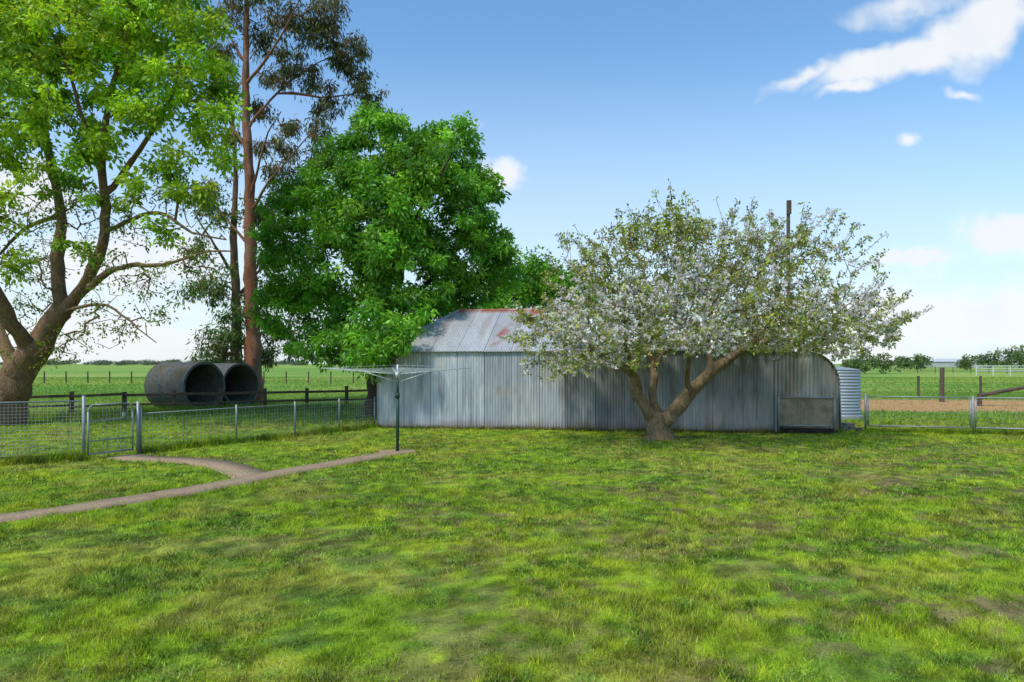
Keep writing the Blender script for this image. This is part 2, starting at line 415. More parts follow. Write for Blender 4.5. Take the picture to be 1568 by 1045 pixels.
corr('gate_sheet',gp[0]+up*0.2+ev*0.03+nv*0.01,ev,up,1.31,0.68,lean,M_rust,rows=3,amp=0.005)
mb=MB(); mb.box(G+ev*0.73+up*0.06+nv*0.05,(1.35,0.12,0.1),rot=math.atan2(e2[1],e2[0])); mb.obj('gap_shade',M_dark,lean)  # dark box standing in for the shade in the gap under the gate

def ringtank(name,c,axis_,rad,length,pitch,amp,m,parent,thick=0.0,nseg=48,step=6):
    c=np.asarray(c,float);t=np.asarray(axis_,float);t/=np.linalg.norm(t)
    ref=np.array([0,0,1.]) if abs(t[2])<.9 else np.array([1.,0,0])
    x=np.cross(t,ref);x/=np.linalg.norm(x);y=np.cross(x,t)
    k=int(length/pitch*step)+1; an=np.arange(nseg)*2*math.pi/nseg
    ring=np.cos(an)[:,None]*x+np.sin(an)[:,None]*y
    sets=[(rad,1)]+([(rad-thick,-1)] if thick else [])
    V=[];F=[];n0=0
    for rd,sg in sets:
        for j in range(k):
            d=length*j/(k-1); V.append(c+t*d+ring*(rd+amp*math.cos(2*math.pi*d/pitch)))
        for j in range(k-1):
            for i in range(nseg):
                q=(n0+j*nseg+i,n0+j*nseg+(i+1)%nseg,n0+(j+1)*nseg+(i+1)%nseg,n0+(j+1)*nseg+i)
                F.append(q if sg>0 else q[::-1])
        n0+=k*nseg
    if thick:
        for base_ in (0,(k-1)*nseg):
            for i in range(nseg):
                a=base_+i;b=base_+(i+1)%nseg; F.append((a,b,b+k*nseg,a+k*nseg))
    return np_mesh(name,np.vstack(V),F,m,parent=parent,smooth=True)
wt=empty('water_tank')
WT=(10.66,22.4)
ringtank('tank_wall',(*WT,0.12),(0,0,1),0.70,1.48,0.1,0.012,mat('tank_iron',(0.33,0.37,0.41),nscale=2,namp=0.2,rough=0.5,metal=0.3),wt)
mb=MB(); mb.tube((*WT,1.60),(*WT,1.70),0.72,0.1,n=40); mb.tube((*WT,0),(*WT,.12),0.78,n=24)
mb.obj('tank_lid_and_base',M_wire,wt)

def culvert(c,ang,rad,ln,name,lid):
    e=empty(name); a=np.array([math.cos(ang),math.sin(ang),0])
    c=np.asarray(c,float)
    ringtank('barrel',c-a*ln,a,rad,ln,0.12,0.016,M_conc,e,thick=0.05,nseg=64)
    mb=MB()
    k=40; an=np.arange(k)*2*math.pi/k; x=np.array([-a[1],a[0],0]); y=up
    R1=np.cos(an)[:,None]*x+np.sin(an)[:,None]*y
    b=c-a*(ln-0.05)
    mb.add(np.vstack([b+R1*(rad-0.03),b+R1*rad*lid]),[(i,(i+1)%k,k+(i+1)%k,k+i) for i in range(k)])
    mb.obj('end_plate',M_conc,e)
    mb=MB()
    kk=48; an=np.arange(kk)*2*math.pi/kk; R1=np.cos(an)[:,None]*x+np.sin(an)[:,None]*y
    V=np.vstack([c+R1*(rad+.03),c+R1*(rad-.06),c+a*.07+R1*(rad+.03),c+a*.07+R1*(rad-.06)])
    mb.add(V,[(2*kk+i,2*kk+(i+1)%kk,3*kk+(i+1)%kk,3*kk+i) for i in range(kk)]+[(i,(i+1)%kk,2*kk+(i+1)%kk,2*kk+i) for i in range(kk)]+[(kk+i,(kk+i+1) if i<kk-1 else kk,3*kk+(i+1)%kk,3*kk+i) for i in range(kk)])
    mb.obj('rim',M_conc,e)
culvert(P(312,592,26.3)*[1,1,0]+[0,0,0.92],math.radians(-27),0.92,2.2,'culvert_pipe',0.12)
culvert(P(368,590,28.5)*[1,1,0]+[0,0,0.90],math.radians(-30),0.90,2.2,'culvert_pipe',0.12)

# ------------------------------------------------------------------ fences
def mesh_infill(mb,a,b,z0,z1,dx,dz,r=0.0022):
    a=np.asarray(a,float);b=np.asarray(b,float);L=np.linalg.norm(b-a)
    for i in range(1,int(L/dx)):
        p=a+(b-a)*(i*dx/L); mb.tube(np.array([p[0],p[1],z0]),np.array([p[0],p[1],z1]),r,n=3,cap=False)
    z=z0
    while z<=z1+1e-6:
        mb.tube(np.array([a[0],a[1],z]),np.array([b[0],b[1],z]),r,n=3,cap=False); z+=dz
A0=np.array([-11.8,11.2]);A1=np.array([-7.98,12.72]);B0=np.array([-7.42,13.65]);B1=np.array([-3.85,19.12])
fe=empty('wire_mesh_fence'); mb=MB()
for p,h in ((A0,1.15),(A1,1.2)): mb.tube([*p,0],[*p,h],0.03)
mid=(A0+A1)/2; mb.tube([*mid,0],[*mid,1.1],0.02)
mb.tube([*A0,1.1],[*A1,1.1],0.014)
mb.obj('posts_and_rail',M_pipe,fe,smooth=True)
mb=MB(); mesh_infill(mb,A0,A1,0.1,1.09,0.06,0.06,0.0025); mb.obj('mesh',M_wire,fe)
mb=MB(); mb.beam([*A0,0.05],[*A1,0.05],0.04,0.14); mb.obj('bottom_board',M_wood,fe)
fe=empty('wire_mesh_fence'); mb=MB()
for t in (0,0.33,0.58,0.8,1):
    p=B0+(B1-B0)*t; mb.tube([*p,0],[*p,0.95 if t==0 else 0.87],0.022)
mb.tube([*B0,0.80],[*B1,0.80],0.008)
mb.obj('posts_and_rail',M_pipe,fe,smooth=True)
mb=MB(); mesh_infill(mb,B0,B1,0.05,0.79,0.08,0.08,0.0024); mb.obj('mesh',M_wire,fe)
g=empty('garden_gate'); mb=MB()
ga=A1+np.array([0.07,0.02]); gb_=B0+np.array([-0.1,-0.12])
def arcgate(mb,a,b,z0,z1,r,cr=0.12):
    a=np.asarray(a);b=np.asarray(b);d=(b-a)/np.linalg.norm(b-a);L=np.linalg.norm(b-a)
    pts=[(0,z0)]+[(cr-cr*math.cos(t),z1-cr+cr*math.sin(t)) for t in np.linspace(0,math.pi/2,6)]+[(L-cr+cr*math.sin(t),z1-cr+cr*math.cos(t)) for t in np.linspace(0,math.pi/2,6)]+[(L,z0),(0,z0)]
    P3=[np.array([*(a+d*s),z]) for s,z in pts]; mb.poly(P3,r)
arcgate(mb,ga,gb_,0.1,1.02,0.018)
for z in (0.35,0.72): mb.tube([*ga,z],[*gb_,z],0.012)
q=B0+np.array([-0.03,-0.05]); mb.tube([*q,0],[*q,1.05],0.03)
mb.box((*(ga*.2+gb_*.8),0.78),(0.05,0.04,0.12),rot=1)
mb.obj('frame',M_pipe,g,smooth=True)
mb=MB(); mesh_infill(mb,ga,gb_,0.12,0.98,0.07,0.07,0.0024); mb.obj('mesh',M_wire,g)
C0=np.array([9.35,18.05]);C1=np.array([11.75,17.4]);C2=np.array([15.4,16.5])
fe=empty('farm_gate'); mb=MB()
for p,h in ((C0,1.0),(C1,.98),(C2,1.0)): mb.tube([*p,0],[*p,h],0.03)
dC=(C1-C0)/np.linalg.norm(C1-C0)*0.06
for a,b in ((C0+dC,C1-dC),(C1+dC,C2-dC)):
    arcgate(mb,a,b,0.16,0.93,0.017,0.05)
mb.obj('frame',M_pipe,fe,smooth=True)
mb=MB(); mesh_infill(mb,C0+dC,C1-dC,0.2,0.9,0.3,0.11,0.0022); mesh_infill(mb,C1+dC,C2-dC,0.2,0.9,0.3,0.11,0.0022); mb.obj('wires',M_wire,fe)

fe=empty('timber_rail_fence'); mb=MB()
T0=np.array([-17.5,21.5]);T1=np.array([-5.2,27.8]); rr=np.random.default_rng(4)
k=9
for i in range(k+1):
    p=T0+(T1-T0)*i/k; h=0.85+rr.uniform(-.05,.1)
    mb.box((*p,h/2),(0.13,0.13,h),rot=0.4+rr.normal(0,.1))
    if i<k:
        q=T0+(T1-T0)*(i+1)/k; o=np.array([0.04,-0.09])
        mb.beam([*(p+o),0.72+rr.normal(0,.015)],[*(q+o),0.72+rr.normal(0,.015)],0.05,0.09)
        mb.beam([*(p+o),0.38+rr.normal(0,.015)],[*(q+o),0.38+rr.normal(0,.015)],0.04,0.07)
mb.obj('posts_and_rails',M_wood,fe,bevel=0.01)
for nm,a,b,n_,h in (('paddock_fence',(-60,62),(-8,60),26,1.1),('paddock_fence',(12,36.5),(40,34.5),9,1.15),('paddock_fence',(45,130),(110,120),22,1.2)):
    fe=empty(nm); mb=MB(); a=np.array(a,float);b=np.array(b,float)
    for i in range(n_+1):
        p=a+(b-a)*i/n_; mb.tube([*p,0],[*p,h],0.06,n=6)
    for z in (0.3,0.55,0.8,1.05): mb.tube([*a,z],[*b,z],0.006 if a[1]<100 else .02,n=3)
    mb.obj('posts_and_wires',M_wood,fe)
fe=empty('strainer_post'); mb=MB(); c=P(1442,600,32)
mb.tube([c[0],32,0],[c[0]+.02,32,1.62],0.11,0.10,n=10)
mb.obj('post',M_wood,fe)
lg=empty('fallen_log'); mb=MB()
mb.tube(P(1500,606,29)*[1,1,0]+[0,0,.45],P(1600,588,29)*[1,1,0]+[0,0,.95],0.09,0.07,n=9); mb.tube(P(1600,588,29)*[1,1,0],P(1600,588,29)*[1,1,0]+[0,0,1.0],0.1,n=8)
mb.tube(P(1500,606,29)*[1,1,0],P(1500,606,29)*[1,1,0]+[0,0,.5],0.09,n=8)
mb.obj('log',M_wood,lg)
up_=empty('utility_pole'); mb=MB(); c=P(1207,300,30)
mb.tube([c[0],30,0],[c[0],30,8.95],0.10,0.075,n=12)
mb.beam([c[0]-.0,29.9,8.35],[c[0],29.9,8.95],0.18,0.06)
mb.obj('pole',M_wood,up_)
mb=MB(); rr=np.random.default_rng(8)
for i in range(16):
    p=np.array([8.85+rr.uniform(-.2,.45),18.3+rr.uniform(-.3,.9)]); s=rr.uniform(.08,.22)
    mb.box((*p,s*.35),(s*1.5,s,s*.8),rot=rr.uniform(0,3))
mb.obj('rubble_pile',M_conc,bevel=0.02)
fe=empty('stock_yard_rails'); mb=MB(); ya=np.array([68.,100.]); yb=np.array([95.,96.])
for i in range(13):
    p=ya+(yb-ya)*i/12; mb.tube([*p,0],[*p,1.5],0.06,n=6)
for z in (0.7,1.1,1.45): mb.tube([*ya,z],[*yb,z],0.05,n=5)
mb.obj('rails',mat('white_rail',(0.6,0.6,0.58),namp=0.15),fe)
for (u_,D_,w_,h_,d_) in ((1452,330,16,4.2,10),(1500,300,11,3.6,8)):
    fs=empty('farm_shed'); x=(u_-784)*D_/FL; mb=MB()
    V=[(x-w_/2,D_,0),(x+w_/2,D_,0),(x+w_/2,D_+d_,0),(x-w_/2,D_+d_,0),(x-w_/2,D_,h_*.65),(x+w_/2,D_,h_*.65),(x+w_/2,D_+d_,h_*.65),(x-w_/2,D_+d_,h_*.65)]
    mb.add(V,[(0,1,5,4),(1,2,6,5),(2,3,7,6),(3,0,4,7)]); mb.obj('walls',mat('pale_shed_wall',(0.42,0.42,0.40),namp=0.1,nscale=.5),fs)
    mb=MB(); o_=.4
    V=[(x-w_/2-o_,D_-o_,h_*.64),(x+w_/2+o_,D_-o_,h_*.64),(x+w_/2+o_,D_+d_/2,h_),(x-w_/2-o_,D_+d_/2,h_),(x-w_/2-o_,D_+d_+o_,h_*.64),(x+w_/2+o_,D_+d_+o_,h_*.64)]
    mb.add(V,[(0,1,2,3),(3,2,5,4),(0,3,4),(1,5,2)]); mb.obj('roof',mat('pale_shed_roof',(0.45,0.46,0.48),namp=0.1,nscale=.5),fs)

# ------------------------------------------------------------------ clothesline
cl=empty('rotary_clothesline'); mb=MB(); c=np.array([-2.33,13.9])
mb.tube([*c,0],[*c,1.15],0.032,n=12); mb.tube([*c,1.15],[*c,1.5],0.024,n=12)
mb.tube([*c,1.10],[*c,1.2],0.045,n=12)
mb.obj('post',M_green,cl,smooth=True)
mb=MB(); mb.tube([*c,1.5],[*c,1.78],0.02,n=10); mb.tube([*c,1.52],[*c,1.62],0.05,n=10)
hub=np.array([*c,1.58]); tips=[]
for i in range(4):
    a=math.radians(14+90*i); d=np.array([math.cos(a),math.sin(a),0]); tp=np.array([*c,1.71])+d*1.5; tips.append(tp)
    mb.tube(hub,tp,0.010,n=6); mb.tube(np.array([*c,1.42]),hub+(tp-hub)*0.45,0.008,n=6); mb.tube(np.array([*c,1.77]),tp,0.003,n=4)
mb.obj('arms',mat('clothesline_galv',(0.5,0.52,0.53),namp=0.1,rough=0.4,metal=0.2),cl,smooth=True)
mb=MB()
for f in (0.35,0.5,0.65,0.8,0.98):
    for i in range(4):
        p=hub+(tips[i]-hub)*f; q=hub+(tips[(i+1)%4]-hub)*f; m_=(p+q)/2-np.array([0,0,0.02]); mb.tube(p,m_,0.003,n=4); mb.tube(m_,q,0.003,n=4)
mb.obj('lines',mat('clothesline_wire',(0.5,0.52,0.52),namp=0.1),cl)

# ------------------------------------------------------------------ trees
def unit(n,r):
    v=r.normal(size=(n,3)); return v/np.linalg.norm(v,axis=1)[:,None]

class Tree:
    def __init__(s,name,seed):
        s.name=name; s.r=np.random.default_rng(seed); s.par=[];s.fix=[]
        s.root=empty(name); s.A=np.zeros((120000,3)); s.n=0
    def node(s,p,par,fix=0.0):
        s.A[s.n]=p; s.par.append(par); s.fix.append(fix); s.n+=1; return s.n-1
    def limb(s,pts,rad,start=-1,step=0.35,wob=0.04):
        pts=[np.asarray(q,float) for q in pts]
        if start==-2:
            start=int(np.argmin(np.linalg.norm(s.A[:s.n]-pts[0],axis=1)))
        P_=smooth_poly(pts,2) if len(pts)>2 else np.array(pts)
        L=np.r_[0,np.cumsum(np.linalg.norm(np.diff(P_,axis=0),axis=1))]
        k=max(2,int(L[-1]/step)); ts=np.linspace(0,L[-1],k+1)
        Q=np.stack([np.interp(ts,L,P_[:,i]) for i in range(3)],1)
        Rr=np.interp(ts/L[-1],np.linspace(0,1,len(rad)),rad)
        par=start
        w=np.cumsum(s.r.normal(0,wob,Q.shape),axis=0)*0.5; w-= np.linspace(0,1,len(Q))[:,None]*w[-1]*0.5
        for i in range(len(Q)):
            if i==0 and start>=0: continue
            par=s.node(Q[i]+(w[i] if i>0 else 0),par,Rr[i])
        return par
    def attract(s,T,step=0.3,jit=0.12,sag=0.0,down=0.35):
        T=np.asarray(T,float)
        d0=np.array([np.min(np.linalg.norm(s.A[:s.n]-t,axis=1)) for t in T])
        tips=[]
        for idx in np.argsort(d0):
            t=T[idx]; dd=s.A[:s.n]-t; d=np.sqrt((dd*dd).sum(1))
            d=d+down*np.maximum(0,dd[:,2])
            j=int(np.argmin(d)); a=s.A[j].copy(); L=np.linalg.norm(t-a); k=max(1,int(L/step)); par=j
            perp=s.r.normal(0,1,3)*jit*L
            for i in range(1,k+1):
                f=i/k; b=math.sin(f*math.pi)
                q=a+(t-a)*f+perp*b*0.6+np.array([0,0,(sag)*b*L])+s.r.normal(0,0.02,3)*step
                par=s.node(q,par)
            tips.append(par)
        return np.array(tips)
    def wood(s,m,tip=0.006,pw=2.4,rmax=0.09):
        n=s.n; A=s.A[:n]; par=np.array(s.par); fix=np.array(s.fix)
        acc=np.zeros(n); r=np.zeros(n); main=-np.ones(n,int); best=np.zeros(n)
        for i in range(n-1,-1,-1):
            r[i]=max(tip, acc[i]**(1/pw)) if acc[i]>0 else tip
            r[i]=fix[i] if fix[i]>0 else min(r[i],rmax)
            p=par[i]
            if p>=0:
                acc[p]+=r[i]**pw
                if r[i]>best[p]: best[p]=r[i]; main[p]=i
        T=np.zeros((n,3)); has=par>=0
        T[has]=A[has]-A[par[has]]; T[~has]=[0,0,1]
        T/= (np.linalg.norm(T,axis=1)[:,None]+1e-9)
        T2=T.copy(); mm=main>=0
        T2[mm]=T[mm]+T[main[mm]]; T2/=(np.linalg.norm(T2,axis=1)[:,None]+1e-9)
        idx=np.where(has)[0]; p=par[idx]; ismain=main[p]==idx
        ra=np.where(ismain,r[p],np.minimum(r[p],r[idx]*1.25)); rb=r[idx]
        Ta=np.where(ismain[:,None],T2[p],T[idx]); Tb=T2[idx]
        ref=np.array([0.93,0.36,0.08])
        def frame(t):
            x=np.cross(t,ref); x/=np.linalg.norm(x,axis=1)[:,None]+1e-9; return x,np.cross(t,x)
        Vs=[];Fs=[];off=0
        for lo,hi,ns in ((0,0.02,3),(0.02,0.07,6),(0.07,9,14)):
            k=(rb>=lo)&(rb<hi)
            if not k.any(): continue
            an=np.arange(ns)*2*math.pi/ns
            out=[]
            for base_,t,rad in ((A[p[k]],Ta[k],ra[k]),(A[idx[k]],Tb[k],rb[k])):
                x,y=frame(t)
                out.append(base_[:,None,:]+(np.cos(an)[None,:,None]*x[:,None,:]+np.sin(an)[None,:,None]*y[:,None,:])*rad[:,None,None])
            V=np.stack(out,1).reshape(-1,3); m_=k.sum(); b=(np.arange(m_)*2*ns)[:,None]
            i=np.arange(ns)[None,:]; j=(i+1)%ns
            F=np.stack([b+i,b+j,b+ns+j,b+ns+i],2).reshape(-1,4)
            if ns==14:
                rv=np.repeat(np.stack([ra[k],rb[k]],1).reshape(-1),ns)
                big=0.10*rv*(np.sin(V[:,0]*23+V[:,2]*5)+np.sin(V[:,1]*27-V[:,2]*4)+np.sin(V[:,2]*9+V[:,0]*11))
                cc=np.repeat(np.stack([A[p[k]],A[idx[k]]],1).reshape(-1,3),ns,axis=0); dd=V-cc; dd/=np.linalg.norm(dd,axis=1)[:,None]+1e-9
                V=V+dd*big[:,None]
            Vs.append(V);Fs.append(F+off);off+=len(V)
        np_mesh('wood',np.vstack(Vs),np.vstack(Fs),m,parent=s.root,smooth=True)

def leafquads(c,dirs,L,W,col,r):
    n=len(c); sd=np.cross(dirs,unit(n,r)); sd/=np.linalg.norm(sd,axis=1)[:,None]+1e-9
    L=L[:,None];W=W[:,None]
    mid=c+dirs*L*0.45
    V=np.stack([c,mid+sd*W/2,c+dirs*L,mid-sd*W/2],1).reshape(-1,3)
    return V,np.repeat(col,4,axis=0)
def emit_leaves(tree,centres,per,rad,L,W,cols,droop=0.4,outward=0.8,name='leaves',flat=0.8,mat_=None,tonev=0.22,shell=0.5):
    r=tree.r; k=len(centres)
    cnt=r.poisson(per,k); idx=np.repeat(np.arange(k),cnt); n=len(idx)
    u=unit(n,r); rr=(shell+(1-shell)*r.random(n))*r.uniform(0.6,1.2,k)[idx]*rad
    pos=centres[idx]+u*rr[:,None]*np.array([1,1,flat])
    d=u*outward+np.array([0,0,-droop])+r.normal(0,0.45,(n,3)); d/=np.linalg.norm(d,axis=1)[:,None]
    ct=cols[r.integers(0,len(cols),k)][idx]*np.exp(r.normal(0,tonev,k))[idx][:,None]*np.exp(r.normal(0,0.18 if tonev>.1 else .05,n))[:,None]
    ls=r.uniform(0.6,1.3,n)
    V,C=leafquads(pos,d,L*ls,W*ls,np.clip(ct,0,0.9),r)
    return np_mesh(name,V,np.arange(len(V)).reshape(-1,4),mat_ or M_leaf,C,tree.root)

def clump_targets(cl,D0,r,dens=9.0,shell=0.55):
    T=[]
    for c in cl:
        u,v,rp,dz=c[:4]; dn=c[4] if len(c)>4 else 1
        D=D0+dz; ctr=P(u,v,D); R_=rp*D/FL
        n=max(3,int(dens*dn*R_*R_*4)); q=unit(n,r)*(shell+(1-shell)*r.random(n))[:,None]*R_
        T.append(ctr+q*[1,1.1,0.9])
    return np.vstack(T)

# --- A: big spreading tree at left
t=Tree('spreading_elm_tree',11); r=t.r; D=20
bk=t.limb([P(-5,655,D)*[1,1,0],P(5,610,D),P(45,545,D),P(95,480,D)],[0.78,0.50,0.36,0.28])
t.limb([t.A[bk],P(150,410,D-.3),P(165,330,D-.6),P(150,240,D-1),P(170,120,D-1),P(210,0,D-1.2)],[0.19,0.15,0.12,0.09,0.06,0.04],bk)
t.limb([t.A[bk],P(85,400,D+.3),P(95,320,D+.6),P(70,230,D+1),P(55,120,D+1),P(60,0,D+1.3)],[0.2,0.16,0.13,0.10,0.07,0.04],bk)
t.limb([P(50,540,D),P(0,480,D-1),P(-30,380,D-1.5),P(-70,250,D-2),P(-90,100,D-2)],[0.22,0.18,0.14,0.10,0.05],-2)
t.limb([P(20,590,D),P(10,530,D+.8),P(-20,470,D+1.5),P(-60,360,D+2),P(-120,250,D+2)],[0.2,0.17,0.13,0.09,0.05],-2)
t.limb([P(160,300,D-.6),P(215,230,D-1.2),P(260,150,D-1.8),P(290,60,D-2)],[0.09,0.07,0.05,0.03],-2)
t.limb([P(120,450,D),P(190,400,D-1),P(250,415,D-1.8),P(310,385,D-2.2),P(355,385,D-2.3)],[0.11,0.08,0.06,0.04,0.02],-2)
t.limb([P(165,350,D-.6),P(240,320,D-1.5),P(290,360,D-2),P(350,370,D-2.3)],[0.07,0.055,0.04,0.02],-2)
t.limb([P(95,480,D),P(160,460,D-1),P(205,500,D-1.5),P(240,525,D-1.7)],[0.06,0.045,0.03,0.015],-2)
t.limb([P(95,330,D+.6),P(40,350,D+.8),P(-10,400,D+1)],[0.08,0.055,0.035],-2)
t.limb([P(150,240,D-1),P(120,150,D-1.5),P(90,60,D-2)],[0.07,0.05,0.03],-2)
clA=[(250,30,60,-1.5),(305,85,46,-1.8),(325,190,42,-1.8),(235,150,50,-1.5),(150,110,60,-1.5),(60,110,70,.5),(15,210,55,0,.9),(95,215,44,-2,.9),(160,235,40,-1.6,.9),
     (265,235,38,-1.8),(15,320,34,-1,.7),(165,310,32,-1,.6),(110,385,26,-1,.5),(55,30,80,0),(160,0,80,-1),(230,-60,80,-1),(80,-70,100,0),(-60,40,90,-1),
     (-90,180,90,0,.6),(-80,320,80,0,.5),(285,15,48,0),(200,80,50,.8),(130,170,45,1.5,.8),(40,150,50,-2.5),(335,130,32,-1),(205,195,36,-2.3),(340,240,26,-2),
     (50,270,30,-1,.7),(210,290,32,-2,.7),(120,270,32,.5,.7),(290,290,26,-2,.6),(110,60,60,-2),(200,30,50,-2),(20,60,50,-2),(270,110,45,-2.2),(300,160,40,-.5),(20,10,60,-1.5),(300,40,40,-2),(320,300,22,-2,.5),(20,400,26,-1,.5),(240,350,22,-2,.5)]
T1=clump_targets(clA,D,r,dens=4.8)
tips=t.attract(T1,step=0.4,jit=0.16)
lc=t.A[tips].copy()
clB=[(260,300,60,-1.5),(290,400,55,-2),(220,430,50,-1.5),(320,340,40,-2.2),(150,470,45,-1),(40,470,60,0),(60,400,50,.5),(200,350,50,-1),(30,540,35,0),(250,480,40,-1.7),(20,400,50,1),(120,320,60,.5),(60,330,60,-1),(160,400,50,-2),(90,540,40,-1),
     (330,420,35,-2),(190,510,40,-1.5),(120,510,40,-1),(340,300,35,-2)]
T2=clump_targets(clB,D,r,dens=11,shell=0.15)
tips2=t.attract(T2,step=0.22,jit=0.28,sag=-0.06)
t.wood(M_barkA,tip=0.0105,rmax=0.055,pw=2.6)
gA=np.array([[0.25,0.43,0.024],[0.32,0.49,0.030],[0.19,0.36,0.024],[0.36,0.50,0.036]])
emit_leaves(t,lc,108,0.40,0.145,0.078,gA,droop=0.5,shell=0.12)
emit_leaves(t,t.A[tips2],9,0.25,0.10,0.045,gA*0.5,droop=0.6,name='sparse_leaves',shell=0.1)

# --- B: eucalypts
t=Tree('eucalyptus_tree',12); r=t.r; D=30
t.limb([P(388,618,D)*[1,1,0],P(387,500,D),P(381,300,D),P(374,100,D),P(378,-60,D),P(390,-150,D)],[0.40,0.28,0.22,0.16,0.10,0.05],wob=0.03,step=0.5)
for q,w in (([(382,330),(420,270),(455,230),(480,200)],-1),([(378,200),(430,140),(480,100),(520,85)],.5),([(376,130),(420,80),(445,30),(470,-20)],-1),
            ([(376,100),(345,50),(335,0)],0),([(383,380),(340,330),(318,290)],.5),([(378,230),(345,180),(338,120)],1),([(430,140),(500,150),(560,140)],1.2),([(382,300),(410,200),(430,170)],-1.5),
            ([(384,420),(430,350),(455,300)],1)):
    t.limb([P(a,b,D+w*i*0.5) for i,(a,b) in enumerate(q)],[0.08,0.055,0.035,0.02],-2,step=0.4)
clE=[(475,30,40,0),(440,85,32,0),(525,85,36,1),(560,140,30,1),(500,150,32,1),(485,205,28,-.5),(440,195,26,-1),(415,120,26,0),(430,30,34,0),(350,20,30,0),(338,80,26,0),(380,-30,45,0),
     (460,-40,45,0),(332,150,20,1),(575,165,18,1),(420,270,28,0,.9),(445,310,30,1,.9),(315,290,26,.5,.9),(345,120,24,1),(500,50,30,0),(540,110,26,1),(470,120,28,1),(470,260,26,0,.9),(505,10,28,0),(400,60,28,1),(395,170,26,1),(410,330,28,1),(545,70,22,0),(500,240,20,1),(440,240,24,0),(350,210,22,1),(405,225,22,0)]
tips=t.attract(clump_targets(clE,D,r,dens=5.4,shell=0.2),step=0.4,jit=0.2)
t.wood(M_barkE,tip=0.013,rmax=0.05)
gE=np.array([[0.13,0.13,0.055],[0.10,0.12,0.05],[0.18,0.135,0.07],[0.09,0.11,0.045]])
emit_leaves(t,t.A[tips],58,0.46,0.24,0.055,gE,droop=1.1,outward=0.5,shell=0.05,flat=1.0)
t=Tree('eucalyptus_tree',13); r=t.r; D=31
t.limb([P(362,617,D)*[1,1,0],P(360,500,D),P(352,360,D),P(356,240,D),P(350,160,D)],[0.28,0.22,0.17,0.10,0.04],wob=0.04,step=0.5)
t.limb([P(356,420,D),P(330,380,D-1),P(300,330,D-1.4)],[0.08,0.06,0.03],-2)
t.limb([P(358,460,D),P(410,400,D+1),P(450,370,D+1.4)],[0.08,0.06,0.03],-2)
clE=[(330,330,34,-.5,.9),(340,250,28,0,.8),(310,380,32,-1,.9),(330,440,38,-1,1),(420,400,36,1,1),(400,460,34,1),(300,440,28,-1),(345,520,40,-1,1.4),(330,545,30,-.5,1.4),(450,440,36,1),(395,330,28,1),(360,480,34,-1),(425,500,36,1,1.3),(410,545,26,1,1.3),(450,530,28,1.5,1.3)]
tips=t.attract(clump_targets(clE,D,r,dens=4.6,shell=0.2),step=0.4,jit=0.2)
t.wood(M_barkA,tip=0.013,rmax=0.05)
emit_leaves(t,t.A[tips],52,0.46,0.20,0.06,np.array([[0.10,0.16,0.045],[0.09,0.19,0.04],[0.13,0.16,0.06]]),droop=0.9,outward=0.5,shell=0.05,flat=1.0)

# --- C: dense ash
t=Tree('ash_tree',14); r=t.r; D=23
t.limb([P(575,640,D)*[1,1,0],P(580,560,D),P(588,500,D)],[0.34,0.27,0.22])
for q,w in (([(588,500),(560,440),(540,360),(520,300)],-.5),([(588,500),(615,420),(620,330),(600,230)],.3),([(588,500),(650,440),(700,380),(740,340)],.5),([(590,490),(520,460),(460,420),(430,350)],-.3),([(588,500),(600,400),(660,300),(690,240)],-1)):
    t.limb([P(a,b,D+w*i) for i,(a,b) in enumerate(q)],[0.14,0.09,0.055,0.03],-2)
clC=[(600,250,75,0),(685,245,55,0),(570,330,85,-1),(660,330,85,-1),(722,295,45,0),(500,290,48,0),(455,330,48,0),(620,410,85,-1.3),(720,395,58,0),(525,405,75,-.8),
     (445,410,50,0),(748,365,34,.5),(765,425,34,.5),(560,480,52,-1),(505,520,40,-1.5),(600,530,30,-2.4),(560,535,32,-2.4),(680,440,50,0),(435,470,48,.5),(572,200,38,0),(695,205,32,0),(630,215,34,.5),
     (520,240,32,0),(480,470,50,.5),(745,300,24,0),(430,290,26,0),(650,480,34,-1),(710,455,42,1),(640,500,22,-2.4),(610,330,60,-2),(540,290,45,-1.5),(690,290,45,-1.5),(640,250,45,-1.2),(730,350,36,-1),(430,370,36,-.5),(470,525,30,0),
     (598,518,30,-4.4,1.3),(560,540,34,-4.2,1.3),(620,500,20,-4.6,1.3),(520,535,34,-3,1.2),(592,545,20,-4.6,1.3),(560,490,36,-3.4),(630,470,30,-3),(755,390,26,-.5),(775,395,18,0),(590,390,50,-2.5),(660,270,40,-2)]
T=clump_targets(clC,D,r,dens=6.8,shell=0.72)
tips=t.attract(T,step=0.5,jit=0.15)
t.wood(M_barkD,tip=0.008,rmax=0.045)
gC=np.array([[0.115,0.30,0.022],[0.145,0.35,0.026],[0.085,0.245,0.022],[0.20,0.40,0.035]])
emit_leaves(t,t.A[tips],105,0.38,0.160,0.066,gC,droop=0.6,outward=0.9,shell=0.25,flat=0.7,tonev=0.25)

# --- tree behind the shed roof
t=Tree('ash_tree',15); r=t.r; D=31
t.limb([P(800,620,D)*[1,1,0],P(800,540,D),P(805,450,D)],[0.25,0.2,0.12])
clD=[(800,430,44,0),(840,440,38,0),(780,460,38,0),(850,470,44,0),(900,470,35,0),(815,408,24,0),(770,430,30,0),(870,430,26,0),(760,465,30,-1)]
tips=t.attract(clump_targets(clD,D,r,dens=5.5,shell=0.5),step=0.5,jit=0.15)
t.wood(M_barkD,tip=0.01,rmax=0.05)
emit_leaves(t,t.A[tips],66,0.45,0.20,0.09,gC*1.05,droop=0.5,shell=0.3)

